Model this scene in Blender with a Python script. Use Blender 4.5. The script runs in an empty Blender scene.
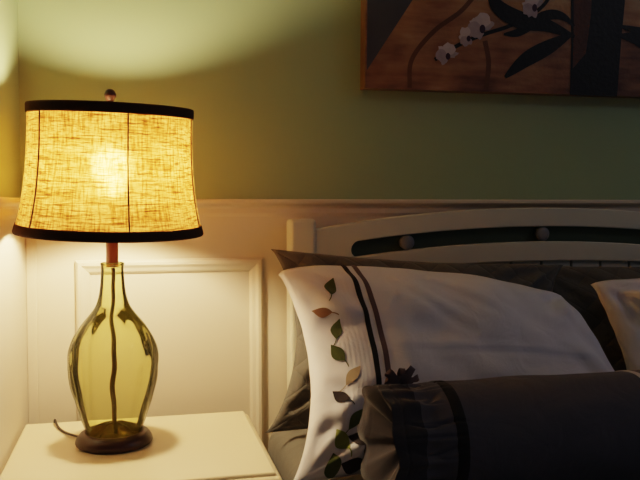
import bpy, bmesh, math, random
from mathutils import Vector, Matrix, noise
random.seed(7)
sc = bpy.context.scene
COL = sc.collection
PI = math.pi

# ------------------------------------------------------------------ helpers
def link_mesh(name, verts, faces, mats, parent=None, smooth=True, fmat=None, uvs=None, loc=None):
    me = bpy.data.meshes.new(name)
    me.from_pydata([tuple(v) for v in verts], [], faces)
    if not isinstance(mats, (list, tuple)): mats = [mats]
    for m in mats: me.materials.append(m)
    if fmat:
        for p, i in zip(me.polygons, fmat): p.material_index = i
    if uvs:
        ul = me.uv_layers.new(name='UVMap')
        for l in me.loops: ul.data[l.index].uv = uvs[l.vertex_index]
    me.polygons.foreach_set('use_smooth', [smooth]*len(me.polygons))
    me.update()
    o = bpy.data.objects.new(name, me); COL.objects.link(o)
    if loc: o.location = loc
    if parent: o.parent = parent
    return o

def from_bm(name, bm, mat, parent=None, smooth=False, loc=None):
    bmesh.ops.recalc_face_normals(bm, faces=bm.faces)
    me = bpy.data.meshes.new(name); bm.to_mesh(me); bm.free()
    for m in (mat if isinstance(mat, (list, tuple)) else [mat]): me.materials.append(m)
    me.polygons.foreach_set('use_smooth', [smooth]*len(me.polygons))
    o = bpy.data.objects.new(name, me); COL.objects.link(o)
    if loc: o.location = loc
    if parent: o.parent = parent
    return o

def box(bm, x0, x1, y0, y1, z0, z1, bev=0.0, seg=2):
    r = bmesh.ops.create_cube(bm, size=1.0)
    vs = r['verts']
    for v in vs:
        v.co = Vector(((x0+x1)/2+v.co.x*(x1-x0), (y0+y1)/2+v.co.y*(y1-y0), (z0+z1)/2+v.co.z*(z1-z0)))
    if bev > 0:
        es = list({e for v in vs for e in v.link_edges})
        bmesh.ops.bevel(bm, geom=es, offset=bev, segments=seg, profile=0.5, affect='EDGES')

def prism(bm, pts, axis, a, b):
    """extrude closed 2D polygon pts along axis (0=x: pts are (y,z); 1=y: pts are (x,z))"""
    def mk(p, t):
        return Vector((t, p[0], p[1])) if axis == 0 else Vector((p[0], t, p[1]))
    A = [bm.verts.new(mk(p, a)) for p in pts]; B = [bm.verts.new(mk(p, b)) for p in pts]
    n = len(pts)
    bm.faces.new(A); bm.faces.new(B[::-1])
    for i in range(n): bm.faces.new((A[i], B[i], B[(i+1) % n], A[(i+1) % n]))

def lathe(profile, n=64, rfun=None, closed=False):
    """profile list of (r,z); returns verts, faces, uvs"""
    V, F, UVs = [], [], []
    m = len(profile)
    for j, (r, z) in enumerate(profile):
        for i in range(n):
            a = 2*PI*i/n
            rr = r if rfun is None else rfun(r, z, a)
            V.append((rr*math.cos(a), rr*math.sin(a), z)); UVs.append((i/n, j/(m-1)))
    for j in range(m-1 if not closed else m):
        for i in range(n):
            k = (i+1) % n; j2 = (j+1) % m
            F.append((j*n+i, j*n+k, j2*n+k, j2*n+i))
    return V, F, UVs

def tube_geo(pts, r, n=8, caps=True):
    pts = [Vector(p) for p in pts]
    V, F = [], []
    for i, p in enumerate(pts):
        t = (pts[min(i+1, len(pts)-1)]-pts[max(i-1, 0)]).normalized()
        ref = Vector((0, 0, 1)) if abs(t.z) < .9 else Vector((1, 0, 0))
        s = t.cross(ref).normalized(); q = s.cross(t).normalized()
        rr = r[i] if isinstance(r, (list, tuple)) else r
        for k in range(n):
            a = 2*PI*k/n
            V.append(p+s*rr*math.cos(a)+q*rr*math.sin(a))
    for i in range(len(pts)-1):
        for k in range(n):
            l = (k+1) % n
            F.append((i*n+k, i*n+l, (i+1)*n+l, (i+1)*n+k))
    if caps:
        F.append(tuple(range(n))[::-1]); F.append(tuple((len(pts)-1)*n+k for k in range(n)))
    return V, F

def spline(ctrl, n):
    """Catmull-Rom through control points"""
    c = [Vector(p) for p in ctrl]; c = [2*c[0]-c[1]]+c+[2*c[-1]-c[-2]]
    out = []
    for i in range(1, len(c)-2):
        for k in range(n):
            t = k/n
            out.append(.5*((2*c[i])+(-c[i-1]+c[i+1])*t+(2*c[i-1]-5*c[i]+4*c[i+1]-c[i+2])*t*t+(-c[i-1]+3*c[i]-3*c[i+1]+c[i+2])*t**3))
    out.append(c[-2]); return out

def tag(o, label=None, cat=None, group=None, kind=None):
    if label: o['label'] = label
    if cat: o['category'] = cat
    if group: o['group'] = group
    if kind: o['kind'] = kind
    return o

def empty(name, loc, label, cat, group=None):
    o = bpy.data.objects.new(name, None); COL.objects.link(o); o.location = loc
    o.empty_display_size = .05
    return tag(o, label, cat, group)

# ------------------------------------------------------------------ materials
def mat(name, color, rough=.6, bump=None, var=0.0, vscale=6.0, spec=.5, sheen=0.0, coords='Object', metallic=0):
    """principled + noise colour variation + optional noise bump (scale, strength)"""
    m = bpy.data.materials.new(name); m.use_nodes = True
    nt = m.node_tree; N = nt.nodes; L = nt.links
    b = N['Principled BSDF']
    b.inputs['Roughness'].default_value = rough
    b.inputs['Specular IOR Level'].default_value = spec
    b.inputs['Sheen Weight'].default_value = sheen
    b.inputs['Metallic'].default_value = metallic
    tc = N.new('ShaderNodeTexCoord')
    nz = N.new('ShaderNodeTexNoise'); nz.inputs['Scale'].default_value = vscale; nz.inputs['Detail'].default_value = 4
    L.new(tc.outputs[coords], nz.inputs['Vector'])
    mx = N.new('ShaderNodeMix'); mx.data_type = 'RGBA'
    mx.inputs[6].default_value = (*[c*(1-var) for c in color], 1)
    mx.inputs[7].default_value = (*[min(1, c*(1+var)) for c in color], 1)
    L.new(nz.outputs['Fac'], mx.inputs[0]); L.new(mx.outputs[2], b.inputs['Base Color'])
    if bump:
        n2 = N.new('ShaderNodeTexNoise'); n2.inputs['Scale'].default_value = bump[0]; n2.inputs['Detail'].default_value = 3
        L.new(tc.outputs[coords], n2.inputs['Vector'])
        bp = N.new('ShaderNodeBump'); bp.inputs['Strength'].default_value = bump[1]; bp.inputs['Distance'].default_value = .002
        L.new(n2.outputs['Fac'], bp.inputs['Height']); L.new(bp.outputs['Normal'], b.inputs['Normal'])
    return m

def fabric(name, color, weave=900, strength=.25, var=.08, rough=.9, pattern=None, sheen=.15):
    """woven cloth: fine weave bump and optional UV pattern ('pintuck' diamond or 'pinstripe')"""
    m = mat(name, color, rough, None, var, 9, .2, sheen)
    nt = m.node_tree; N = nt.nodes; L = nt.links; b = N['Principled BSDF']
    tc = [n for n in N if n.bl_idname == 'ShaderNodeTexCoord'][0]
    nz = N.new('ShaderNodeTexNoise'); nz.inputs['Scale'].default_value = weave; L.new(tc.outputs['Object'], nz.inputs['Vector'])
    h = nz.outputs['Fac']
    cr = N.new('ShaderNodeTexNoise'); cr.inputs['Scale'].default_value = 14; cr.inputs['Detail'].default_value = 3; cr.inputs['Distortion'].default_value = 1.2
    L.new(tc.outputs['Object'], cr.inputs['Vector'])
    ma = N.new('ShaderNodeMath'); ma.operation = 'MULTIPLY_ADD'; ma.inputs[1].default_value = 6.0
    L.new(cr.outputs['Fac'], ma.inputs[0]); L.new(h, ma.inputs[2]); h = ma.outputs[0]
    if pattern:
        sp = N.new('ShaderNodeSeparateXYZ'); L.new(tc.outputs['UV'], sp.inputs[0])
        def math_(op, a, bv, c=None):
            n = N.new('ShaderNodeMath'); n.operation = op
            for i, x in enumerate((a, bv, c)):
                if x is None: continue
                if isinstance(x, (int, float)): n.inputs[i].default_value = x
                else: L.new(x, n.inputs[i])
            return n.outputs[0]
        if pattern == 'pintuck':
            su = math_('MULTIPLY', sp.outputs[0], 9.0); sv = math_('MULTIPLY', sp.outputs[1], 6.0)
            def ridge(x):
                return math_('POWER', math_('ABSOLUTE', math_('SINE', math_('MULTIPLY', x, PI), None), None), .25)
            pat = math_('MULTIPLY', math_('MINIMUM', ridge(math_('ADD', su, sv)), ridge(math_('SUBTRACT', su, sv))), 4.5)
        else:
            w = math_('SINE', math_('MULTIPLY', sp.outputs[0], 520.0), None)
            lim = math_('LESS_THAN', sp.outputs[0], .17)
            lo = math_('GREATER_THAN', sp.outputs[0], .075)
            pat = math_('MULTIPLY', math_('MULTIPLY', w, lim), math_('MULTIPLY', lo, .30))
        h = math_('ADD', h, pat)
    bp = N.new('ShaderNodeBump'); bp.inputs['Strength'].default_value = strength; bp.inputs['Distance'].default_value = .0025
    L.new(h, bp.inputs['Height']); L.new(bp.outputs['Normal'], b.inputs['Normal'])
    return m

M = {}
M['green_wall'] = mat('sage_wall_paint', (.335, .42, .265), .75, (260, .12), .05, 3, .25)
M['cream_trim'] = mat('cream_trim_paint', (.635, .56, .45), .5, (60, .05), .03, 4, .3)
M['ceiling'] = mat('ceiling_paint', (.75, .72, .66), .9, (200, .1), .02)
M['floor'] = mat('oak_floor', (.22, .13, .07), .45, (40, .2), .3, 5)
M['stand'] = mat('ivory_furniture_paint', (.78, .66, .46), .38, (45, .05), .03, 5, .4)
M['bed'] = mat('white_bed_paint', (.60, .57, .465), .42, (45, .04), .03, 5, .4)
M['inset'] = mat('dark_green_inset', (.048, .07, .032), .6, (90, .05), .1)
M['knob'] = mat('pewter_rosette', (.20, .20, .21), .45, None, .1, 30)
M['dark_wood'] = mat('dark_walnut', (.034, .012, .007), .36, (70, .15), .35, 30, .5)
M['red_wood'] = mat('reddish_walnut', (.17, .05, .022), .4, (80, .1), .25, 40, .5)
M['brown_tape'] = mat('dark_brown_trim_tape', (.055, .027, .015), .85, (400, .3), .2, 80, .2)
M['cord'] = mat('brown_cord', (.03, .018, .012), .5)
M['rod'] = mat('brown_wire_sleeve', (.13, .085, .03), .5, None, .4, 60)
M['metal'] = mat('aged_brass', (.25, .16, .07), .4, None, .1, 20, .5, 0, 'Object', 1)
M['sham'] = fabric('charcoal_sham_cloth', (.125, .115, .10), 700, .55, .12, .85, 'pintuck')
M['sheet'] = fabric('grey_sheet_cloth', (.15, .14, .12), 900, .25, .06)
M['white'] = fabric('white_pillow_cloth', (.72, .69, .73), 900, .30, .03, .9, 'pinstripe')
M['white2'] = fabric('white_plain_pillow_cloth', (.72, .69, .73), 900, .35, .03, .9)
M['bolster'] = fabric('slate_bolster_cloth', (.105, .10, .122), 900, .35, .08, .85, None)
M['frill'] = fabric('shaded_plum_frill_cloth', (.045, .040, .048), 900, .35, .08, .85)  # plum-grey cloth, its colour darkened to stand in for shade from the lamp
M['black'] = fabric('black_ribbon', (.012, .011, .012), 900, .2, .1, .7)
M['mauve'] = fabric('mauve_ribbon', (.13, .09, .10), 900, .2, .1, .7)
M['pale_ribbon'] = fabric('pale_ribbon', (.60, .56, .56), 900, .2, .05, .8)
M['leaf_green'] = fabric('olive_thread', (.085, .105, .03), 1500, .5, .25)
M['leaf_light'] = fabric('moss_thread', (.22, .25, .06), 1500, .5, .2)
M['leaf_rust'] = fabric('rust_thread', (.25, .135, .08), 1500, .5, .2)
M['leaf_dark'] = fabric('dark_plum_thread', (.03, .022, .025), 1500, .5, .2)
M['leaf_tan'] = fabric('tan_thread', (.42, .32, .22), 1500, .5, .2)

# burlap: light passes through the cloth, coarse slubby weave in the shade's own UVs
def burlap():
    m = bpy.data.materials.new('natural_burlap'); m.use_nodes = True
    nt = m.node_tree; N = nt.nodes; L = nt.links
    N.remove(N['Principled BSDF']); out = N['Material Output']
    tc = N.new('ShaderNodeTexCoord')
    def threads(sx, sy, seed):
        mp = N.new('ShaderNodeMapping'); mp.inputs['Scale'].default_value = (sx, sy, 1); mp.inputs['Location'].default_value = (seed, seed*.7, 0)
        L.new(tc.outputs['UV'], mp.inputs[0])
        n = N.new('ShaderNodeTexNoise'); n.inputs['Scale'].default_value = 1; n.inputs['Detail'].default_value = 3; n.inputs['Roughness'].default_value = .65
        L.new(mp.outputs[0], n.inputs['Vector']); return n.outputs['Fac']
    def ramp(x, a, b, ca, cb):
        r = N.new('ShaderNodeValToRGB'); L.new(x, r.inputs[0])
        r.color_ramp.elements[0].position = a; r.color_ramp.elements[0].color = (*ca, 1)
        r.color_ramp.elements[1].position = b; r.color_ramp.elements[1].color = (*cb, 1); return r.outputs[0]
    def mul(a, b, f=1.0):
        n = N.new('ShaderNodeMix'); n.data_type = 'RGBA'; n.blend_type = 'MULTIPLY'; n.inputs[0].default_value = f
        L.new(a, n.inputs[6]); L.new(b, n.inputs[7]); return n.outputs[2]
    W = (1, 1, 1)
    h = ramp(threads(20, 56, 0), .36, .52, (.30, .21, .12), W)      # long weft slubs
    h2 = ramp(threads(60, 120, 5), .36, .56, (.55, .47, .36), W)
    v = ramp(threads(230, 6, 9), .36, .56, (.50, .40, .28), W)      # warp threads
    big = ramp(threads(9, 14, 3), .33, .62, (.62, .55, .45), W)
    c = mul(mul(mul(h, h2), v), big)
    base = N.new('ShaderNodeRGB'); base.outputs[0].default_value = (.40, .205, .055, 1)
    c = mul(c, base.outputs[0])
    tr = N.new('ShaderNodeBsdfTranslucent'); df = N.new('ShaderNodeBsdfDiffuse')
    L.new(c, tr.inputs['Color']); L.new(c, df.inputs['Color'])
    mx = N.new('ShaderNodeMixShader'); mx.inputs[0].default_value = .42
    L.new(tr.outputs[0], mx.inputs[1]); L.new(df.outputs[0], mx.inputs[2])
    fw = N.new('ShaderNodeBsdfRefraction'); fw.inputs['IOR'].default_value = 1.3; fw.inputs['Roughness'].default_value = .55
    c2 = N.new('ShaderNodeGamma'); c2.inputs[1].default_value = .8; L.new(c, c2.inputs[0]); L.new(c2.outputs[0], fw.inputs['Color'])
    m2 = N.new('ShaderNodeMixShader'); m2.inputs[0].default_value = .055
    L.new(mx.outputs[0], m2.inputs[1]); L.new(fw.outputs[0], m2.inputs[2])
    L.new(m2.outputs[0], out.inputs['Surface'])
    return m
M['burlap'] = burlap()

def glass():
    """thin-walled tinted glass: colour deepens where the wall is seen edge-on"""
    m = bpy.data.materials.new('olive_bottle_glass'); m.use_nodes = True
    nt = m.node_tree; N = nt.nodes; L = nt.links
    N.remove(N['Principled BSDF']); out = N['Material Output']
    lw = N.new('ShaderNodeLayerWeight'); lw.inputs['Blend'].default_value = .35
    r = N.new('ShaderNodeValToRGB'); L.new(lw.outputs['Facing'], r.inputs[0])
    e = r.color_ramp.elements
    e[0].position = 0.0; e[0].color = (.96, .94, .68, 1)
    e[1].position = 1.0; e[1].color = (.38, .33, .08, 1)
    k = e.new(.72); k.color = (.89, .865, .53, 1)
    t = N.new('ShaderNodeBsdfTransparent'); L.new(r.outputs[0], t.inputs[0])
    g = N.new('ShaderNodeBsdfGlossy'); g.inputs['Roughness'].default_value = .04
    fr = N.new('ShaderNodeFresnel'); fr.inputs['IOR'].default_value = 1.3
    mx = N.new('ShaderNodeMixShader'); L.new(fr.outputs[0], mx.inputs[0]); L.new(t.outputs[0], mx.inputs[1]); L.new(g.outputs[0], mx.inputs[2])
    df = N.new('ShaderNodeBsdfDiffuse'); df.inputs[0].default_value = (.35, .33, .06, 1)
    m2 = N.new('ShaderNodeMixShader'); m2.inputs[0].default_value = .07
    L.new(mx.outputs[0], m2.inputs[1]); L.new(df.outputs[0], m2.inputs[2])
    L.new(m2.outputs[0], out.inputs['Surface'])
    return m
M['glass'] = glass()

def emit(name, color, s):
    m = bpy.data.materials.new(name); m.use_nodes = True
    N = m.node_tree.nodes; N.remove(N['Principled BSDF'])
    e = N.new('ShaderNodeEmission'); e.inputs[0].default_value = (*color, 1); e.inputs[1].default_value = s
    m.node_tree.links.new(e.outputs[0], N['Material Output'].inputs['Surface']); return m
BULB = 560
M['bulb'] = emit('lit_bulb_glass', (1.0, .735, .42), BULB)

# ------------------------------------------------------------------ room shell
XL = -.268           # return wall beside the nightstand
XW, XR, YF, ZC = -1.9, 3.1, -3.4, 2.5
YJ = -.45            # depth of the return
def struct(name, bm, m): return tag(from_bm(name, bm, m), kind='structure')

bm = bmesh.new(); box(bm, XL-.0, XR, 0, .1, 0, ZC); struct('wall_back', bm, M['green_wall'])
bm = bmesh.new(); box(bm, XW, XL, YJ, .1, 0, ZC); box(bm, XW-.1, XW, YF, .1, 0, ZC); struct('wall_left', bm, M['green_wall'])
bm = bmesh.new(); box(bm, XW-.1, XR, YF, .1, -.08, 0); struct('floor', bm, M['floor'])
bm = bmesh.new(); box(bm, XW-.1, XR, YF, .1, ZC, ZC+.08); struct('ceiling', bm, M['ceiling'])

# wainscot sheets, chair rail and panel mouldings
ZR = 1.165
T = .010
bm = bmesh.new(); box(bm, XL, XR, -T, 0, .12, 1.13); struct('trim_1', bm, M['cream_trim'])
bm = bmesh.new(); box(bm, XL, XL+T, YJ-T, -T, .12, 1.13); box(bm, XW, XL, YJ-T, YJ, .12, 1.13); struct('trim_2', bm, M['cream_trim'])

def rail_profile(z1):   # (distance from wall, z)
    return [(0, z1-.045), (.010, z1-.045), (.013, z1-.036), (.013, z1-.024), (.017, z1-.018), (.026, z1-.013), (.030, z1-.009), (.030, z1-.003), (.027, z1), (0, z1)]
def sweep(path, prof):
    """path: plan points; the profile stands to the right-hand side of travel"""
    bm = bmesh.new(); rows = []
    P = [Vector(p) for p in path]
    for i, p in enumerate(P):
        d0 = (p-P[i-1]).normalized() if i else (P[1]-p).normalized()
        d1 = (P[i+1]-p).normalized() if i < len(P)-1 else d0
        n0 = Vector((d0.y, -d0.x)); n1 = Vector((d1.y, -d1.x))
        mv = (n0+n1).normalized(); mv /= max(.3, mv.dot(n0))
        rows.append([bm.verts.new((p.x+mv.x*d, p.y+mv.y*d, z)) for d, z in prof])
    n = len(prof)
    for a, b in zip(rows, rows[1:]):
        for k in range(n): bm.faces.new((a[k], a[(k+1) % n], b[(k+1) % n], b[k]))
    bm.faces.new(rows[0]); bm.faces.new(rows[-1][::-1])
    return bm
PATH = [(XW, YJ), (XL, YJ), (XL, 0), (XR, 0)]
struct('trim_3', sweep(PATH, rail_profile(ZR)), M['cream_trim'])
struct('baseboard_back', sweep(PATH, [(0, 0), (.016, 0), (.016, .10), (.011, .115), (.006, .125), (0, .125)]), M['cream_trim'])

def panel_frame(bm, x0, x1, z0, z1, y):
    """picture-frame moulding on a wall facing -y"""
    prof = [(0, 0), (0, .010), (.006, .016), (.013, .016), (.020, .011), (.028, .008), (.034, .003), (.034, 0)]  # inset from the outer edge, proud of the wall
    rings = []
    for d, h in prof:
        rings.append([bm.verts.new((x, y-h, z)) for x, z in ((x0+d, z0+d), (x1-d, z0+d), (x1-d, z1-d), (x0+d, z1-d))])
    for a, b in zip(rings, rings[1:]):
        for k in range(4): bm.faces.new((a[k], a[(k+1) % 4], b[(k+1) % 4], b[k]))
bm = bmesh.new()
panel_frame(bm, -.145, .313, .24, 1.016, -T); panel_frame(bm, .42, 1.22, .24, 1.016, -T); panel_frame(bm, 1.33, 2.13, .24, 1.016, -T)
struct('trim_4', bm, M['cream_trim'])
bm = bmesh.new(); box(bm, XL+T, XL+T+.024, -T-.006, -T, .125, 1.12, .002); struct('trim_5', bm, M['cream_trim'])

# ------------------------------------------------------------------ nightstand
ns = empty('nightstand', (-.0025, -.335, 0), 'ivory painted wooden nightstand under the lamp, left of the bed', 'nightstand')
def N_(x): return x
NX0, NX1, NY0, NY1 = -.2545, .264, -.243, .227       # local: y- is the front
bm = bmesh.new(); box(bm, -.2495, .2530, -.224, NY1-.004, .632, .650, .005, 3)
from_bm('table_top', bm, M['stand'], ns)
bm = bmesh.new(); box(bm, NX0, NX1, NY0, NY1, .604, .6435, .012, 4)
from_bm('edge_moulding', bm, M['stand'], ns)
bm = bmesh.new()
box(bm, -.222, .222, -.195, .205, .20, .612, .003)
from_bm('cabinet_body', bm, M['stand'], ns)
bm = bmesh.new(); box(bm, -.232, .232, -.205, .212, .10, .20, .006); from_bm('plinth', bm, M['stand'], ns)
for z0, z1 in ((.425, .590), (.225, .405)):
    bm = bmesh.new(); box(bm, -.200, .200, -.208, -.194, z0, z1, .004)
    dr = from_bm('drawer', bm, M['stand'], ns)
    V, F, U = lathe([(.0001, 0), (.007, 0), (.006, .010), (.013, .016), (.015, .022), (.011, .028), (.0001, .030)], 20)
    Rm = Matrix.Rotation(PI/2, 4, 'X')
    kn = link_mesh('knob', [Rm @ Vector(v) + Vector((0, -.208, (z0+z1)/2)) for v in V], F, M['metal'], dr)
for x in (-.20, .20):
    for y in (-.175, .185):
        bm = bmesh.new(); box(bm, x-.022, x+.022, y-.022, y+.022, 0, .10, .004); from_bm('leg', bm, M['stand'], ns)

# ------------------------------------------------------------------ table lamp (local origin on the nightstand top)
LX, LY, LZ = -.050, -.308, .650
lamp = empty('table_lamp', (LX, LY, LZ), 'lit table lamp with burlap shade and olive glass bottle base on the nightstand', 'lamp')
# base
V, F, U = lathe([(.0005, 0), (.0725, 0), (.077, .003), (.079, .007), (.0782, .012), (.0745, .019), (.0690, .025), (.064, .0285), (.059, .0290), (.0565, .0270), (.0555, .0205), (.0005, .0205)], 72)
link_mesh('lamp_base', V, F, M['dark_wood'], lamp)
# bottle
ctrl = [(.049, .0215, 0), (.0545, .026, 0), (.061, .042, 0), (.068, .062, 0), (.0785, .098, 0), (.0875, .135, 0), (.0915, .168, 0), (.0900, .195, 0), (.0815, .222, 0),
        (.067, .248, 0), (.0500, .269, 0), (.0365, .288, 0), (.0295, .306, 0), (.0258, .326, 0), (.0238, .348, 0), (.0228, .366, 0), (.0232, .376, 0)]
prof = [(p.x, p.y) for p in spline(ctrl, 5)]
def wob(r, z, a):
    k = min(1, max(0, (r-.022)/.05))
    tw = a+z*1.2
    return r*(1+k*(.014*math.sin(12*tw)+.012*math.sin(5*a+z*23)+.030*noise.noise(Vector((math.cos(a)*1.6, math.sin(a)*1.6, z*20)))) + .008*noise.noise(Vector((math.cos(a)*3, math.sin(a)*3, z*50))))
V, F, U = lathe(prof, 120, wob)
bottle = link_mesh('glass_bottle', V, F, M['glass'], lamp); bottle['label'] = 'olive green blown glass bottle'
pr = [(.052-.051*t, .0245+.020*math.sin(PI/2*t)**1.2) for t in [i/14 for i in range(15)]]
V, F, U = lathe(pr, 120, lambda r, z, a: r*(1+.07*math.sin(14*a+2*math.sin(3*a))*min(1, r/.03)))
V = [(x, y, z+.005*math.sin(14*math.atan2(y, x)+2*math.sin(3*math.atan2(y, x)))*min(1, math.hypot(x, y)/.03)*(1 if z > .026 else 0)) for x, y, z in V]
link_mesh('bottle_punt', V, F, M['glass'], bottle)
V, F, U = lathe([(.0200, .3765), (.0215, .375), (.0235, .3755), (.0245, .378), (.0235, .3805), (.0215, .381), (.0200, .3795)], 48)
link_mesh('bottle_rim', V, F, M['glass'], bottle)
# inner rod, a little crooked like the sleeved wire in the photograph
pts = [(.0022*math.sin(z*42)+.0012*math.sin(z*90), .001*math.sin(z*30), z) for z in [.0215+i*.0085 for i in range(42)]]
rr = [.0040+.0016*max(0, math.sin((p[2]-.02)*11+.3)) for p in pts]
V, F = tube_geo(pts, rr, 10); link_mesh('inner_rod', V, F, M['rod'], lamp)
# wooden neck, socket, bulb, harp, finial
V, F, U = lathe([(.0005, .372), (.0125, .372), (.0128, .376), (.0122, .40), (.0122, .43), (.0130, .436), (.0130, .444), (.0005, .444)], 40)
link_mesh('neck', V, F, M['red_wood'], lamp)
V, F, U = lathe([(.0005, .442), (.012, .442), (.0135, .447), (.0138, .505), (.0130, .515), (.0005, .515)], 32)
link_mesh('socket', V, F, M['metal'], lamp)
BZ = .530
V, F, U = lathe([(.0118, .513), (.0125, .523), (.018, .543), (.0265, .560), (.0310, .577), (.0300, .592), (.024, .605), (.0125, .613), (.0005, .615)], 32)
link_mesh('light_bulb', V, F, M['bulb'], lamp)['label'] = 'glowing bulb'
V, F = tube_geo(spline([(-.013, 0, .446), (-.030, 0, .468), (-.047, 0, .53), (-.046, 0, .62), (-.024, 0, .694), (0, 0, .706), (.024, 0, .694), (.046, 0, .62), (.047, 0, .53), (.030, 0, .468), (.013, 0, .446)], 6), .0014, 8)
link_mesh('harp', V, F, M['metal'], lamp)
V, F, U = lathe([(.0005, .700), (.006, .700), (.0065, .708), (.0045, .712), (.008, .716), (.0115, .722), (.012, .7275), (.0095, .734), (.005, .738), (.0005, .7385)], 32)
link_mesh('finial', V, F, M['dark_wood'], lamp)
# shade, tipped a little towards the room
SZ = .570
shade = bpy.data.objects.new('lamp_shade', None)
def shade_r(t):  # t 0 bottom .. 1 top
    return .1885-.0250*(1-(1-t)**2.8)
H0, H1 = .447, .696
prof = [(shade_r(i/24), H0+(H1-H0)*i/24-SZ) for i in range(25)]
V, F, U = lathe(prof, 144)
U2 = [(u, v) for u, v in U]
# duplicate seam column so the weave's UV does not wrap backwards
nn = 145; V2, F2, U3 = [], [], []
for j in range(25):
    for i in range(nn):
        V2.append(V[j*144+(i % 144)]); U3.append((i/144, j/24))
for j in range(24):
    for i in range(144): F2.append((j*nn+i, j*nn+i+1, (j+1)*nn+i+1, (j+1)*nn+i))
shade = link_mesh('lamp_shade', V2, F2, M['burlap'], lamp, uvs=U3, loc=(0, 0, SZ))
shade['label'] = 'glowing natural burlap shade'
def ring(name, za, zb, off):
    ta, tb = (za-H0)/(H1-H0), (zb-H0)/(H1-H0)
    ra, rb = shade_r(max(0, min(1, ta))), shade_r(max(0, min(1, tb)))
    p = [(ra-off*.7, za-SZ), (ra+off*.6, za-.0012-SZ), (ra+off, za+.002-SZ), (rb+off, zb-.002-SZ), (rb+off*.6, zb+.0012-SZ), (rb-off*.7, zb-SZ)]
    V, F, U = lathe(p, 144, closed=True)
    return link_mesh(name, V, F, M['brown_tape'], shade)
ring('lower_band', H0-.004, H0+.0135, .0028); ring('upper_band', H1-.0135, H1+.004, .0028)
toward = math.atan2(-1.96-LY, 0-LX)      # direction of the room
for k in (10.5, -53, 73, 130, 190, 248):
    a = toward+math.radians(k)
    pts = []
    for i in range(25):
        r, z = prof[i]; pts.append(((r+.0008)*math.cos(a), (r+.0008)*math.sin(a), z))
    V, F = tube_geo(pts, .0017, 6); link_mesh('seam_tape', V, F, M['brown_tape'], shade)
for k in range(3):   # spider spokes carrying the shade on the harp
    a = .4+k*2*PI/3; r = shade_r(.97)
    V, F = tube_geo([(0, 0, .706-SZ-.003), (r*.5*math.cos(a), r*.5*math.sin(a), .694-SZ), (r*math.cos(a), r*math.sin(a), .688-SZ)], .0015, 6)
    link_mesh('spider_spoke', V, F, M['metal'], shade)
vd = Vector((math.cos(toward), math.sin(toward), 0)); ax = Vector((0, 0, 1)).cross(vd)
shade.rotation_mode = 'QUATERNION'
shade.rotation_quaternion = (Matrix.Rotation(math.radians(3.6), 3, ax) @ Matrix.Rotation(math.radians(-1.1), 3, vd)).to_quaternion()
# cord over the back of the nightstand
V, F = tube_geo(spline([(-.066, .026, .010), (-.080, .048, .007), (-.105, .090, .004), (-.122, .128, .0035), (-.131, .158, .007), (-.136, .178, .010), (-.138, .196, -.004), (-.139, .215, -.035), (-.140, .240, -.060), (-.140, .262, -.062)], 8), .0027, 8)
link_mesh('power_cord', V, F, M['cord'], lamp)

bm = bmesh.new(); box(bm, -.152, -.128, .255, .2745, -.076, -.048, .004); from_bm('plug', bm, M['cord'], lamp)
# ------------------------------------------------------------------ painting (generic orchids in a dark vase)
def paint(name, c, var=.35, sc_=14):
    return mat(name, c, .5, (90, .5), var, sc_, .35)
def ground_paint(m):
    """mottled ochre that darkens to umber low down and lightens to straw higher up, in horizontal brush marks"""
    N = m.node_tree.nodes; L = m.node_tree.links; b = N['Principled BSDF']
    tc = [n for n in N if n.bl_idname == 'ShaderNodeTexCoord'][0]
    sp = N.new('ShaderNodeSeparateXYZ'); L.new(tc.outputs['Object'], sp.inputs[0])
    mp = N.new('ShaderNodeMapping'); mp.inputs['Scale'].default_value = (5, 1, 26); L.new(tc.outputs['Object'], mp.inputs[0])
    nz = N.new('ShaderNodeTexNoise'); nz.inputs['Scale'].default_value = 1.6; nz.inputs['Detail'].default_value = 6; L.new(mp.outputs[0], nz.inputs['Vector'])
    n2 = N.new('ShaderNodeTexNoise'); n2.inputs['Scale'].default_value = 7; n2.inputs['Detail'].default_value = 3; L.new(tc.outputs['Object'], n2.inputs['Vector'])
    def ma(op, a, b_, c):
        n = N.new('ShaderNodeMath'); n.operation = op
        for i, x in enumerate((a, b_, c)):
            if isinstance(x, (int, float)): n.inputs[i].default_value = x
            else: L.new(x, n.inputs[i])
        return n.outputs[0]
    f = ma('MULTIPLY_ADD', sp.outputs[2], 1.9, -.52)
    f = ma('MULTIPLY_ADD', nz.outputs['Fac'], .75, f); f = ma('MULTIPLY_ADD', n2.outputs['Fac'], .9, f)
    r = N.new('ShaderNodeValToRGB'); L.new(f, r.inputs[0]); e = r.color_ramp.elements
    e[0].position = .18; e[0].color = (.11, .045, .03, 1); e[1].position = .95; e[1].color = (.46, .33, .19, 1)
    k = e.new(.45); k.color = (.25, .12, .065, 1); k = e.new(.68); k.color = (.36, .20, .10, 1)
    L.new(r.outputs[0], b.inputs['Base Color'])
PM = [paint('ochre_paint', (.21, .085, .03), .55, 5), paint('slate_paint', (.075, .075, .085), .3, 9), paint('near_black_paint', (.008, .007, .007), .3),
      paint('umber_paint', (.10, .038, .02), .4, 8), paint('petal_paint', (.50, .44, .45), .25, 40), paint('plum_paint', (.05, .02, .04), .3),
      paint('straw_paint', (.26, .165, .075), .4, 7), paint('stem_paint', (.135, .062, .032), .5), paint('canvas_edge_paint', (.20, .11, .05), .3), paint('grey_petal_paint', (.36, .31, .33), .3, 40)]
ground_paint(PM[0])
PW, PH, PT = 1.04, .80, .046
pv, pf, pm = [], [], []
def poly(pts, mi, lay):
    b = len(pv)
    for s, t in pts: pv.append((s, -PT-.0003*lay, t))
    pf.append(tuple(range(b, b+len(pts)))); pm.append(mi)
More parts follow.
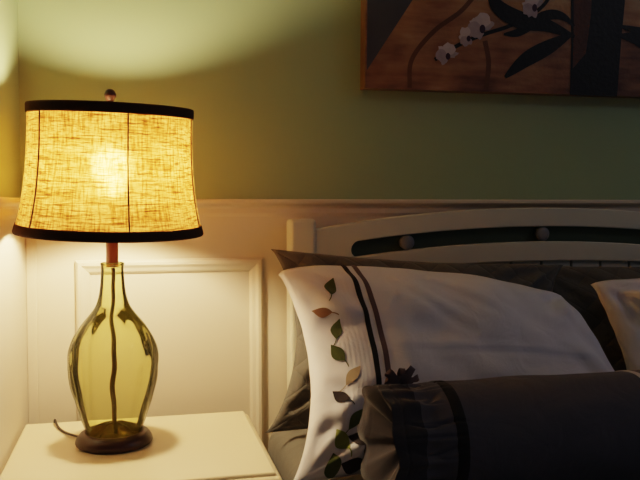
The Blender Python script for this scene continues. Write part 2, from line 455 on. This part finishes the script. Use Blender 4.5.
def P2(px, py):  # a spot of the picture, in metres from its lower-left corner (x, up)
    return ((px-362)*.00300, (89+.018*(px-362)-py)*.00262)
# box of the canvas
b0 = [(0, 0), (PW, 0), (PW, PH), (0, PH)]
for y in (-PT, 0):
    for s, t in b0: pv.append((s, y, t))
pf += [(0, 1, 2, 3), (7, 6, 5, 4), (0, 4, 5, 1), (1, 5, 6, 2), (2, 6, 7, 3), (3, 7, 4, 0)]; pm += [0, 8, 8, 8, 8, 8]
poly([(.004, .045), (.13, .235), (.28, .46), (.34, PH-.003), (.004, PH-.003)], 1, 1)
def stroke(pts, w, mi, lay):
    sp = spline([(a, b, 0) for a, b in pts], 8); n = len(sp); Lf, Rt = [], []
    for i, p in enumerate(sp):
        d = (sp[min(i+1, n-1)]-sp[max(i-1, 0)]).normalized(); q = Vector((-d.y, d.x, 0))
        ww = w(i/(n-1)) if callable(w) else w
        Lf.append(p+q*ww); Rt.append(p-q*ww)
    b = len(pv)
    for p in Lf+Rt: pv.append((p.x, -PT-.0003*lay, p.y))
    for i in range(n-1): pf.append((b+i, b+i+1, b+n+i+1, b+n+i)); pm.append(mi)
stroke([P2(402, 88), P2(404, 60), P2(424, 32), P2(452, 8), P2(470, -25), P2(482, -90)], .006, 7, 2)
stroke([P2(474, 88), P2(476, 62), P2(472, 40)], .007, 7, 2)
stroke([P2(425, 60), P2(447, 45), P2(470, 34), P2(500, 22), P2(530, 0), P2(545, -40)], .005, 2, 3)
# vase
poly([P2(557, 93), P2(606, 94), P2(608, 40), P2(612, -30), P2(603, -60), P2(563, -60), P2(554, -30), P2(557, 40)], 2, 4)
poly([P2(559, 66), P2(572, 50), P2(576, 10), P2(577, -55), P2(564, -55), P2(557, -28), P2(559, 30)], 3, 5)
lw_ = lambda m: (lambda t: max(.0008, m*math.sin(PI*min(1, t*.93+.03))**.8))
stroke([P2(558, 30), P2(535, 44), P2(512, 58), P2(492, 76)], lw_(.021), 2, 5)
stroke([P2(560, 33), P2(530, 22), P2(505, 18), P2(482, 4), P2(475, -20)], lw_(.023), 2, 6)
stroke([P2(560, 22), P2(545, 12), P2(528, 14), P2(505, 30), P2(490, 33)], lw_(.014), 2, 5)
stroke([P2(604, 30), P2(622, 33), P2(640, 44), P2(668, 66)], lw_(.016), 2, 5)
stroke([P2(604, 20), P2(630, 26), P2(655, 28), P2(690, 18)], lw_(.014), 2, 6)
stroke([P2(572, -55), P2(560, -110), P2(520, -170)], lw_(.02), 2, 5)
stroke([P2(590, -55), P2(610, -110), P2(650, -160)], lw_(.02), 2, 5)
def orchid(px, py, r, rot, lay):
    c = P2(px, py)
    for k, (aa, l, w) in enumerate(((0, 1, .34), (128, .95, .30), (236, .9, .30), (62, 1.05, .62), (178, 1.0, .58))):
        a = math.radians(aa+rot); d = Vector((math.cos(a), math.sin(a))); q = Vector((-d.y, d.x))
        pts = []
        for i in range(14):
            th = 2*PI*i/14
            j_ = 1+.22*noise.noise(Vector((px*.7+math.cos(th)*1.5, py*.9+math.sin(th)*1.5, k*3.3)))
            p = Vector(c)+d*(r*l*j_*(.52+.5*math.cos(th)))+q*(r*w*j_*math.sin(th)); pts.append((p.x, p.y*.96+c[1]*.04))
        poly(pts, 4 if k % 2 else 9, lay+k*.4)
    poly([(c[0]+r*.22*math.cos(2*PI*i/10)+.003, c[1]+r*.30*math.sin(2*PI*i/10)-.004) for i in range(10)], 5, lay+3)
orchid(468, 27, .038, 20, 7); orchid(455, 37, .026, 60, 9); orchid(436, 55, .030, 10, 7); orchid(518, 4, .034, 40, 7)
for px, py in ((500, -30), (530, -50), (470, -60), (640, -60), (660, -95), (610, -130)): orchid(px, py, .036, px % 70, 7)
pic = link_mesh('painting', pv, pf, PM, None, False, pm)
pic.location = (.575, -.001, 1.452); pic.rotation_euler = (math.radians(2.2), math.radians(-.3), 0)
tag(pic, 'unframed canvas painting of white orchids and a dark vase on the green wall', 'painting')

# ------------------------------------------------------------------ bed
BX, BY0, BY1 = 1.07, -.080, -.040
bed = empty('bed', (BX, -1.0, 0), 'white painted wooden bed with an arched slotted headboard', 'bed')
def bedpart(name, bm, m, smooth=False):
    for v in bm.verts: v.co -= Vector((BX, -1.0, 0))
    return from_bm(name, bm, m, bed, smooth)
for s in (-1, 1):
    cx = BX+s*.666
    bm = bmesh.new(); box(bm, cx-.0335, cx+.0335, BY0-.008, BY1+.012, 0, 1.115, .010, 4); bedpart('bed_post', bm, M['bed'])
top = lambda x: 1.143-.135*(x-BX)**2
slc = lambda x: 1.072-.125*(x-BX)**2
bot = lambda x: .999-.085*(x-BX)**2
xa, xb = BX-.634, BX+.634
sa, sb = BX-.540, BX+.540
hs = .0205
n = 60
# outline of the arched rail with a rounded slot: upper strip, lower strip and the two ends
def slot_edge(x, sgn):
    d = min(x-sa, sb-x)
    h = hs if d >= hs else math.sqrt(max(0, hs*hs-(hs-d)**2))
    return slc(x)+sgn*h
xs = [xa, sa-.0002]+[sa+.0001+hs*(1-math.cos(PI/2*i/8)) for i in range(9)]+[sa+hs+(sb-sa-2*hs)*i/n for i in range(1, n)]
xs += [2*BX-x for x in xs[:11][::-1]]
bm = bmesh.new()
def strip(fa, fb):
    rows = []
    for x in xs: rows.append([bm.verts.new((x, y, z)) for y, z in ((BY0, fa(x)), (BY0, fb(x)), (BY1, fb(x)), (BY1, fa(x)))])
    for a, b in zip(rows, rows[1:]):
        for k in range(4): bm.faces.new((a[k], b[k], b[(k+1) % 4], a[(k+1) % 4]))
    bm.faces.new(rows[0]); bm.faces.new(rows[-1][::-1])
inside = lambda x: sa < x < sb
strip(lambda x: slot_edge(x, 1) if inside(x) else slc(x), top)
strip(bot, lambda x: slot_edge(x, -1) if inside(x) else slc(x))
bmesh.ops.remove_doubles(bm, verts=bm.verts, dist=1e-5)
hr = bedpart('headboard_rail', bm, M['bed'])
bv = hr.modifiers.new('bevel', 'BEVEL'); bv.width = .003; bv.segments = 2; bv.limit_method = 'ANGLE'; bv.angle_limit = math.radians(50)
bm = bmesh.new(); box(bm, sa-.02, sb+.02, BY1-.010, BY1-.004, .99, 1.0)
bm.free(); bm = bmesh.new()
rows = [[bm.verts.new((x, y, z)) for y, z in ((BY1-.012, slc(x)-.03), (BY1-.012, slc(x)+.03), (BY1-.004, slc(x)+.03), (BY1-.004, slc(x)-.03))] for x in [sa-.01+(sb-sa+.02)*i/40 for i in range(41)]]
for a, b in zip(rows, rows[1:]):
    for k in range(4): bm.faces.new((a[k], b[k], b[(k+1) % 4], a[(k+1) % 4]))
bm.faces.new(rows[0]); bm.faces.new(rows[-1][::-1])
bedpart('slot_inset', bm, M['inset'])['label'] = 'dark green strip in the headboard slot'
for x in (BX-.388, BX, BX+.388):
    V, F, U = lathe([(.0001, 0), (.0165, 0), (.0165, .016), (.019, .017), (.0195, .021), (.0165, .0245), (.009, .026), (.0001, .0265)], 28)
    Rm = Matrix.Rotation(PI/2, 4, 'X')
    link_mesh('rosette', [Rm @ Vector(v) + Vector((x-BX, BY1-.012+1.0, slc(x))) for v in V], F, M['knob'], bed)
# boards below the arched rail
bm = bmesh.new(); k = 14; w = (xb-xa)/k
for i in range(k):
    x0 = xa+i*w; xm = x0+w/2
    box(bm, x0+.003, x0+w-.003, BY0+.013, BY1-.008, .36, min(bot(x0), bot(x0+w))+.004, .003)
box(bm, xa, xb, BY0+.016, BY1-.010, .36, .93)
bedpart('headboard_panel', bm, M['bed'])
for s in (-1, 1):
    cx = BX+s*.690
    bm = bmesh.new(); box(bm, cx-.014, cx+.014, -1.97, BY0-.008, .22, .40, .005); bedpart('side_rail', bm, M['bed'])
    bm = bmesh.new(); box(bm, BX+s*.666-.0335, BX+s*.666+.0335, -2.03, -1.965, 0, .55, .010, 3); bedpart('foot_post', bm, M['bed'])
bm = bmesh.new(); box(bm, xa, xb, -2.015, -1.98, .22, .50, .006); bedpart('footboard', bm, M['bed'])
bm = bmesh.new(); box(bm, BX-.676, BX+.676, -1.965, -.095, .28, .31); bedpart('slat_base', bm, M['bed'])

# mattress dressed in a grey sheet
mt = empty('mattress', (BX, -1.03, .31), 'thick mattress in a smooth grey sheet lying on the bed', 'mattress')
bm = bmesh.new(); box(bm, -.672, .672, -.925, .925, .002, .17, .03, 3)
from_bm('mattress_core', bm, M['sheet'], mt, True)
bm = bmesh.new()
box(bm, -.768, .768, -.93, .925, .115, .312, .055, 6)
bmesh.ops.subdivide_edges(bm, edges=[e for e in bm.edges if e.calc_length() > .3], cuts=24, use_grid_fill=True)
for v in bm.verts:
    if v.co.z > .2 or abs(v.co.x) > .7:
        v.co.z += .004*noise.noise(v.co*6)
        v.co.x += .006*noise.noise(Vector((v.co.y*9, v.co.z*3, 4)))
from_bm('bed_sheet', bm, M['sheet'], mt, True)
MZ = .622

# ------------------------------------------------------------------ pillows
class Cushion:
    """a sewn, stuffed cloth rectangle spanned by four seam corners"""
    def __init__(s, TL, TR, BL, BR, front, back, pinch=(.05, .05), seed=0, wr=1.0, top_arc=0.0, power=(2.6, .55), sag=0.0, round_tr=0.0, creases=()):
        s.rt, s.cr = round_tr, creases
        s.c = [Vector(p) for p in (TL, TR, BL, BR)]; s.f, s.b, s.p, s.seed, s.wr, s.arc, s.pw, s.sag = front, back, pinch, seed, wr, top_arc, power, sag
        s.n = ((s.c[1]-s.c[2]).cross(s.c[0]-s.c[3])).normalized()
        if s.n.y > 0: s.n = -s.n
    def plane(s, u, v):   # u left..right, v bottom..top
        if s.rt and u > .5 and v > .5:      # softly rounded upper right corner
            a, b = 2*u-1, 2*v-1
            u = .5+.5*(a*(1-s.rt)+s.rt*a*math.sqrt(1-b*b/2)); v = .5+.5*(b*(1-s.rt)+s.rt*b*math.sqrt(1-a*a/2))
        uu = u+s.p[0]*max(0, math.sin(PI*v))**.72*(1-2*u)
        vv = v+s.p[1]*math.sin(PI*u)*(1-2*v)
        p = s.c[2].lerp(s.c[3], uu).lerp(s.c[0].lerp(s.c[1], uu), vv)
        p.z += s.arc*math.sin(PI*min(1, max(0, u))**.55)*v
        return p
    def swell(s, u, v):
        a, b = s.pw
        g = lambda t: max(0, 1-abs(2*t-1)**a)**b
        return g(u)*g(v)
    def pt(s, u, v, side=1, off=0.0):
        w = s.swell(u, v)
        p = s.plane(u, v)
        h = (s.f if side > 0 else -s.b)*w
        q = Vector((u*4.2, v*3.0, s.seed*3.1+side))
        wk = .010*noise.noise(q)+.006*noise.noise(q*2.3)
        # creases running out of the corners
        for k, (cu, cv) in enumerate(((0, 1), (1, 1), (0, 0), (1, 0))):
            du, dv = (u-cu)*1.6, v-cv; d = math.hypot(du, dv); a = math.atan2(dv, du)
            wk += .0055*math.sin(a*11+s.seed*2+k*1.7)*math.exp(-((d-.22)/.17)**2)
        if side > 0:
            for u0, v0, u1, v1, dep, wd in s.cr:
                ax_, ay_ = (u1-u0), (v1-v0); l2 = ax_*ax_+ay_*ay_
                t = ((u-u0)*ax_+(v-v0)*ay_)/l2; tc = min(1, max(0, t))
                dx, dy = u-(u0+ax_*tc), v-(v0+ay_*tc); sg = 1 if (ax_*dy-ay_*dx) > 0 else -1
                d = math.hypot(dx*1.7, dy)/wd
                wk += dep*(-math.exp(-d*d)+.8*math.exp(-((d*sg-1.9)/1.2)**2))*(1-abs(2*tc-1)**3)
        h += (1 if side > 0 else -1)*wk*s.wr*min(1, w*1.6)
        # rippled seam
        rip = .004*s.wr*noise.noise(Vector((u*9, v*9, s.seed+7)))*(1-min(1, w*1.5))
        p = p+s.n*(h+rip+off)
        p.z -= s.sag*math.sin(PI*u)*w*(1-v)
        return p
    def build(s, name, m, parent, nu=72, nv=48, vmin=None):
        V, F, U = [], [], []
        for side in (1, -1):
            for j in range(nv+1):
                for i in range(nu+1):
                    a = i/nu; b = j/nv
                    u = .5-.5*math.cos(PI*a)*1.0 if False else a; v = b
                    p = s.pt(u, v, side)
                    if p.z < MZ+.002: p.z = MZ+.002+.10*(p.z-MZ)*0
                    V.append(p); U.append((u, v))
        o = (nu+1)*(nv+1)
        for j in range(nv):
            for i in range(nu):
                a = j*(nu+1)+i; q = (a, a+1, a+nu+2, a+nu+1)
                F.append(q); F.append(tuple(o+x for x in q[::-1]))
        base = parent.location
        ob = link_mesh(name, [p-base for p in V], F, m, parent, uvs=U)
        bm = bmesh.new(); bm.from_mesh(ob.data); bmesh.ops.remove_doubles(bm, verts=bm.verts, dist=2e-4); bm.to_mesh(ob.data); bm.free()
        return ob
    def patch(s, name, m, parent, f, n1, n2, off=.0016):
        """thin cloth piece sewn onto the front; f(a,b)->(u,v)"""
        V, F = [], []
        for j in range(n2+1):
            for i in range(n1+1):
                u, v = f(i/n1, j/n2); V.append(s.pt(u, v, 1, off)-parent.matrix_world.translation-Vector(parent.location)*0)
        for j in range(n2):
            for i in range(n1):
                a = j*(n1+1)+i; F.append((a, a+1, a+n1+2, a+n1+1))
        return link_mesh(name, V, F, m, parent)
    def leaf(s, parent, u, v, ang, L, m):
        """embroidered leaf centred at (u,v); ang in degrees on the cloth, L in metres"""
        wu = (s.c[1]-s.c[0]).length; wv = (s.c[0]-s.c[2]).length
        d = Vector((math.cos(math.radians(ang)), math.sin(math.radians(ang)))); q = Vector((-d.y, d.x))
        base = parent.location
        V, F = [], []
        n1, n2 = 12, 4
        for i in range(n1+1):
            t = i/n1; half = .25*L*math.sin(PI*min(1, t**.9))**1.15+.0007
            for k in range(n2+1):
                b = (k/n2*2-1)*half
                x = d*((t-.5)*L)+q*(b+.05*L*math.sin(PI*t))
                V.append(s.pt(min(.999, max(.001, u+x.x/wu)), min(.999, max(.001, v+x.y/wv)), 1, .0018)-base)
        for i in range(n1):
            for k in range(n2):
                a = i*(n2+1)+k; F.append((a, a+1, a+n2+2, a+n2+1))
        # stem
        b0 = len(V)
        for i in range(5):
            t = i/4
            for k in (-1, 1):
                x = d*(-.5*L-.35*L*t)+q*(k*.0009+.06*L*t*t)
                V.append(s.pt(min(.999, max(.001, u+x.x/wu)), min(.999, max(.001, v+x.y/wv)), 1, .0016)-base)
        for i in range(4): a = b0+i*2; F.append((a, a+1, a+3, a+2))
        return link_mesh('leaf', V, F, m, parent)

def cushion_root(name, cu, label, cat, group=None):
    p = (cu.c[2]+cu.c[3])/2
    e = empty(name, (p.x, p.y, MZ), label, cat, group)
    return e

# the two dark shams against the headboard
shL = Cushion((.308, -.165, 1.046), (1.075, -.172, .996), (.275, -.275, .640), (1.065, -.285, .628), .050, .030, (.085, .030), 1, 2.6, 0, creases=[(.02, .10, .16, .22, .010, .05), (.0, .18, .14, .36, .008, .05), (.05, .02, .2, .10, .009, .04), (.0, .92, .14, .84, .006, .04)])
e = cushion_root('pillow_sham', shL, 'dark grey pillow sham against headboard, its corner poking out beside the bed post', 'pillow', 'grey pillow shams against the headboard')
shL.build('sham_cover', M['sham'], e)
shR = Cushion((1.010, -.125, .992), (1.76, -.150, 1.000), (1.03, -.235, .628), (1.80, -.275, .630), .050, .030, (.045, .035), 2, 1.3, 0)
e = cushion_root('pillow_sham', shR, 'dark grey pillow sham against headboard behind the plain white pillow', 'pillow', 'grey pillow shams against the headboard')
shR.build('sham_cover', M['sham'], e)

# white pillow with embroidered leaves and ribbon stripes
CREASES1 = [(.20, .50, .93, .46, .0016, .014), (.24, .93, .50, .56, .0026, .030), (.33, .97, .62, .66, .0018, .03), (.86, .80, .97, .35, .0032, .05), (.80, .55, .93, .15, .003, .05), (.0, .70, .16, .62, .004, .04), (.02, .42, .13, .30, .004, .04), (.03, .16, .17, .30, .005, .04), (.02, .26, .12, .12, .004, .03)]
w1 = Cushion((.295, -.335, 1.000), (1.020, -.345, .962), (.272, -.572, .627), (1.150, -.505, .625), .085, .055, (.068, .035), 3, 1.5, .034, round_tr=.55, creases=CREASES1)
e1 = cushion_root('pillow', w1, 'white pillow with embroidered leaves and dark ribbon stripes behind the grey bolster', 'pillow', 'white pillows')
w1.build('pillow_cover', M['white'], e1, 96, 60)
def ribbon(name, m, u0, u1, off):
    V, F = [], []; n1, n2 = 4, 60; base = e1.location
    for j in range(n2+1):
        for i in range(n1+1):
            v = .004+.992*j/n2; u = u0+(u1-u0)*i/n1+.055*max(0, v-.55)**1.3
            V.append(w1.pt(u, v, 1, off)-base)
    for j in range(n2):
        for i in range(n1): a = j*(n1+1)+i; F.append((a, a+1, a+n1+2, a+n1+1))
    return link_mesh(name, V, F, m, e1)
LEAVES = [(.107, .850, 62, 0.0464, 'leaf_green'), (.053, .737, 155, 0.0394, 'leaf_rust'), (.083, .637, 68, 0.0441, 'leaf_green'),
          (.070, .527, 120, 0.0441, 'leaf_green'), (.103, .407, 48, 0.0418, 'leaf_tan'), (.070, .330, 140, 0.0394, 'leaf_dark'),
          (.117, .220, 52, 0.0441, 'leaf_green'), (.087, .147, 125, 0.0487, 'leaf_light'), (.137, .140, 165, 0.0534, 'leaf_dark'),
          (.083, .045, 110, 0.0487, 'leaf_green'), (.130, .037, 170, 0.0464, 'leaf_dark')]
ribbon('black_stripe', M['black'], .160, .175, .0014)
ribbon('mauve_stripe', M['mauve'], .190, .205, .0014)
for u, v, a, L, mm in LEAVES: w1.leaf(e1, u, v, a, L, M[mm])

# plain white pillow on the other side
w2 = Cushion((1.080, -.285, .955), (1.80, -.285, .985), (1.120, -.425, .630), (1.80, -.445, .628), .085, .045, (.035, .030), 5, 2.4, .014, creases=[(.055, .99, .075, .55, .011, .05), (.07, .75, .30, .45, .008, .07), (.05, .55, .35, .62, .006, .05), (.10, .95, .28, .70, .006, .06), (.12, .4, .4, .35, .006, .06)])
e2 = cushion_root('pillow', w2, 'plain white creased pillow at the right edge, in front of the grey sham', 'pillow', 'white pillows')
w2.build('pillow_cover', M['white2'], e2)

# ------------------------------------------------------------------ bolster with gathered ends
RB = .104
bx0, bx1 = .410, 1.115
bo = empty('bolster', ((bx0+bx1)/2, -.672, MZ), 'slate grey bolster cushion with gathered frilled end and black band', 'bolster')
def bol_r(x, a):
    L = bx1-bx0
    d = min(x-bx0, bx1-x)            # distance from the nearer end
    left = (x-bx0) < (bx1-x)
    cin = .005*math.exp(-((d-.070)/.026)**2)             # cinched neck
    r = RB-cin
    amp = .0040*math.exp(-((d-.060)/.032)**2)+(.0012*max(0, 1-d/.055))
    k = 17
    w = math.sin(k*a+2.2*math.sin(3*a)+(1.3 if left else .4)+d*6)+.6*math.sin(11*a+1.0)
    r += amp*w
    th = a+.25*noise.noise(Vector((math.cos(a)*3, math.sin(a)*3, 2 if left else 5)))
    env = math.exp(-((d-.078)/(.030+.016*math.sin(5*a+2)))**2)
    r -= .0085*env*max(0, math.cos(13*th+.8*math.sin(d*70)))**7+.005*env*max(0, math.cos(19*th+1.2))**9
    r -= .0016*math.exp(-((d-.022)/.0022)**2)          # stitched hem
    r += .0030*noise.noise(Vector((x*9, math.cos(a)*2, math.sin(a)*2)))
    if d < .055: r += .0035*(1-d/.055)*noise.noise(Vector((math.cos(a)*1.6+3, math.sin(a)*1.6, 1)))
    return r
def bol_pt(x, a, off=0):
    r = bol_r(x, a)+off
    y = -math.sin(a)*r; z = RB+math.cos(a)*r
    d = min(x-bx0, bx1-x)
    xx = x
    if d < .055:  # uneven hem
        xx += (1 if (x-bx0) > (bx1-x) else -1)*(.008*noise.noise(Vector((math.cos(a)*2.2, math.sin(a)*2.2, 9)))+.004*math.sin(7*a))*(1-d/.055)
    if z < .002: z = .002
    return Vector((xx-(bx0+bx1)/2, y, z))
xsb = [bx0+.16*i/80 for i in range(81)]+[bx0+.16+(bx1-bx0-.32)*i/30 for i in range(1, 30)]+[bx1-.16+.16*i/80 for i in range(81)]
na = 256
V, F = [], []
for x in xsb:
    for i in range(na): V.append(bol_pt(x, 2*PI*i/na))
for j in range(len(xsb)-1):
    for i in range(na):
        k = (i+1) % na; F.append((j*na+i, (j+1)*na+i, (j+1)*na+k, j*na+k))
# open frill mouths close a little way inside at the cinch
for xe, xi, row in ((bx0, bx0+.062, 0), (bx1, bx1-.062, len(xsb)-1)):
    b = len(V); steps = 6
    for s_ in range(1, steps+1):
        t = s_/steps
        for i in range(na):
            a = 2*PI*i/na; q = bol_pt(xe, a); r = Vector((q.y, q.z-RB)); r *= (1-.9*t)*.985
            V.append(Vector((q.x+(xi-xe)*t, r.x, max(.003, RB+r.y))))
    for s_ in range(steps):
        A = row*na if s_ == 0 else b+(s_-1)*na
        B = b+s_*na
        for i in range(na):
            k = (i+1) % na; F.append((A+i, A+k, B+k, B+i))
    F.append(tuple(b+(steps-1)*na+i for i in range(na)))
def sub_mesh(keep):
    fs = [f for f in F if keep(f)]; ids = sorted({i for f in fs for i in f}); mp = {i: k for k, i in enumerate(ids)}
    return [V[i] for i in ids], [tuple(mp[i] for i in f) for f in fs]
nb = len(xsb)*na
def zone(f):
    i = min(f)
    if i >= nb: return -1 if (i-nb) < 6*na else 1        # inside of a frill mouth
    j = i//na
    if max(f) >= nb: return -1 if j == 0 else 1
    return -1 if xsb[j] < bx0+.058 else (1 if xsb[j] >= bx1-.060 else 0)
link_mesh('bolster_cover', *sub_mesh(lambda f: zone(f) == 0), M['bolster'], bo)
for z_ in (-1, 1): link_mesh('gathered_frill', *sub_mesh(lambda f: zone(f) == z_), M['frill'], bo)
def bband(name, xa_, xb_, m):
    V, F = [], []; n1 = 6
    for j in range(n1+1):
        for i in range(na): V.append(bol_pt(xa_+(xb_-xa_)*j/n1, 2*PI*i/na, .0012 if 0 < j < n1 else .0004))
    for j in range(n1):
        for i in range(na): k = (i+1) % na; F.append((j*na+i, (j+1)*na+i, (j+1)*na+k, j*na+k))
    return link_mesh(name, V, F, m, bo)
bband('black_band', .521, .542, M['black'])
bband('pale_band', .915, .930, M['pale_ribbon'])
# ribbon tied around the left cinch, its little bow standing up behind
bw = Vector((.468-(bx0+bx1)/2, .040, RB+.098))
V, F = [], []
def loop(c, ang, L, w):
    b = len(V); n = 14
    for i in range(n+1):
        t = i/n; th = 2*PI*t
        p = c+Vector((math.cos(ang)*L*(1-math.cos(th))/2, .010*math.sin(th), math.sin(ang)*L*(1-math.cos(th))/2+.004*math.sin(th*2)))
        q = Vector((-math.sin(ang), .3, math.cos(ang))).normalized()*w*(.5+.5*math.sin(th/2))
        V.extend([p-q, p+q])
    for i in range(n): F.append((b+i*2, b+i*2+1, b+i*2+3, b+i*2+2))
loop(bw, math.radians(48), .036, .006); loop(bw, math.radians(140), .034, .006); loop(bw, math.radians(85), .026, .005); loop(bw, math.radians(12), .036, .005); loop(bw, math.radians(170), .030, .005)
rb = link_mesh('ribbon_bow', V, F, M['mauve'], bo)

# ------------------------------------------------------------------ light of the dim room, camera
w = bpy.data.worlds.new('dim_room'); sc.world = w; w.use_nodes = True
bg = w.node_tree.nodes['Background']; bg.inputs[0].default_value = (.72, .78, 1.0, 1); bg.inputs[1].default_value = .078
ld = bpy.data.lights.new('hall_glow', 'AREA'); ld.shape = 'RECTANGLE'; ld.size = .5; ld.size_y = .5; ld.energy = 4.2; ld.color = (.82, .84, 1.0)
lo = bpy.data.objects.new('hall_glow', ld); COL.objects.link(lo); lo.location = (2.75, -1.75, 2.44)
lo.rotation_euler = (Vector((1.0, -.2, 1.0))-lo.location).to_track_quat('-Z', 'Y').to_euler()

cam = bpy.data.cameras.new('camera'); co = bpy.data.objects.new('camera', cam); COL.objects.link(co)
cam.sensor_width = 36; cam.lens = 770/640*36; cam.clip_start = .02
co.location = (0, -1.96, 1.15); co.rotation_euler = (math.radians(90-2.6), 0, math.radians(-13.4))
sc.camera = co
sc.view_settings.view_transform = 'Filmic'; sc.view_settings.look = 'Medium High Contrast'; sc.view_settings.exposure = 0; sc.view_settings.gamma = 1
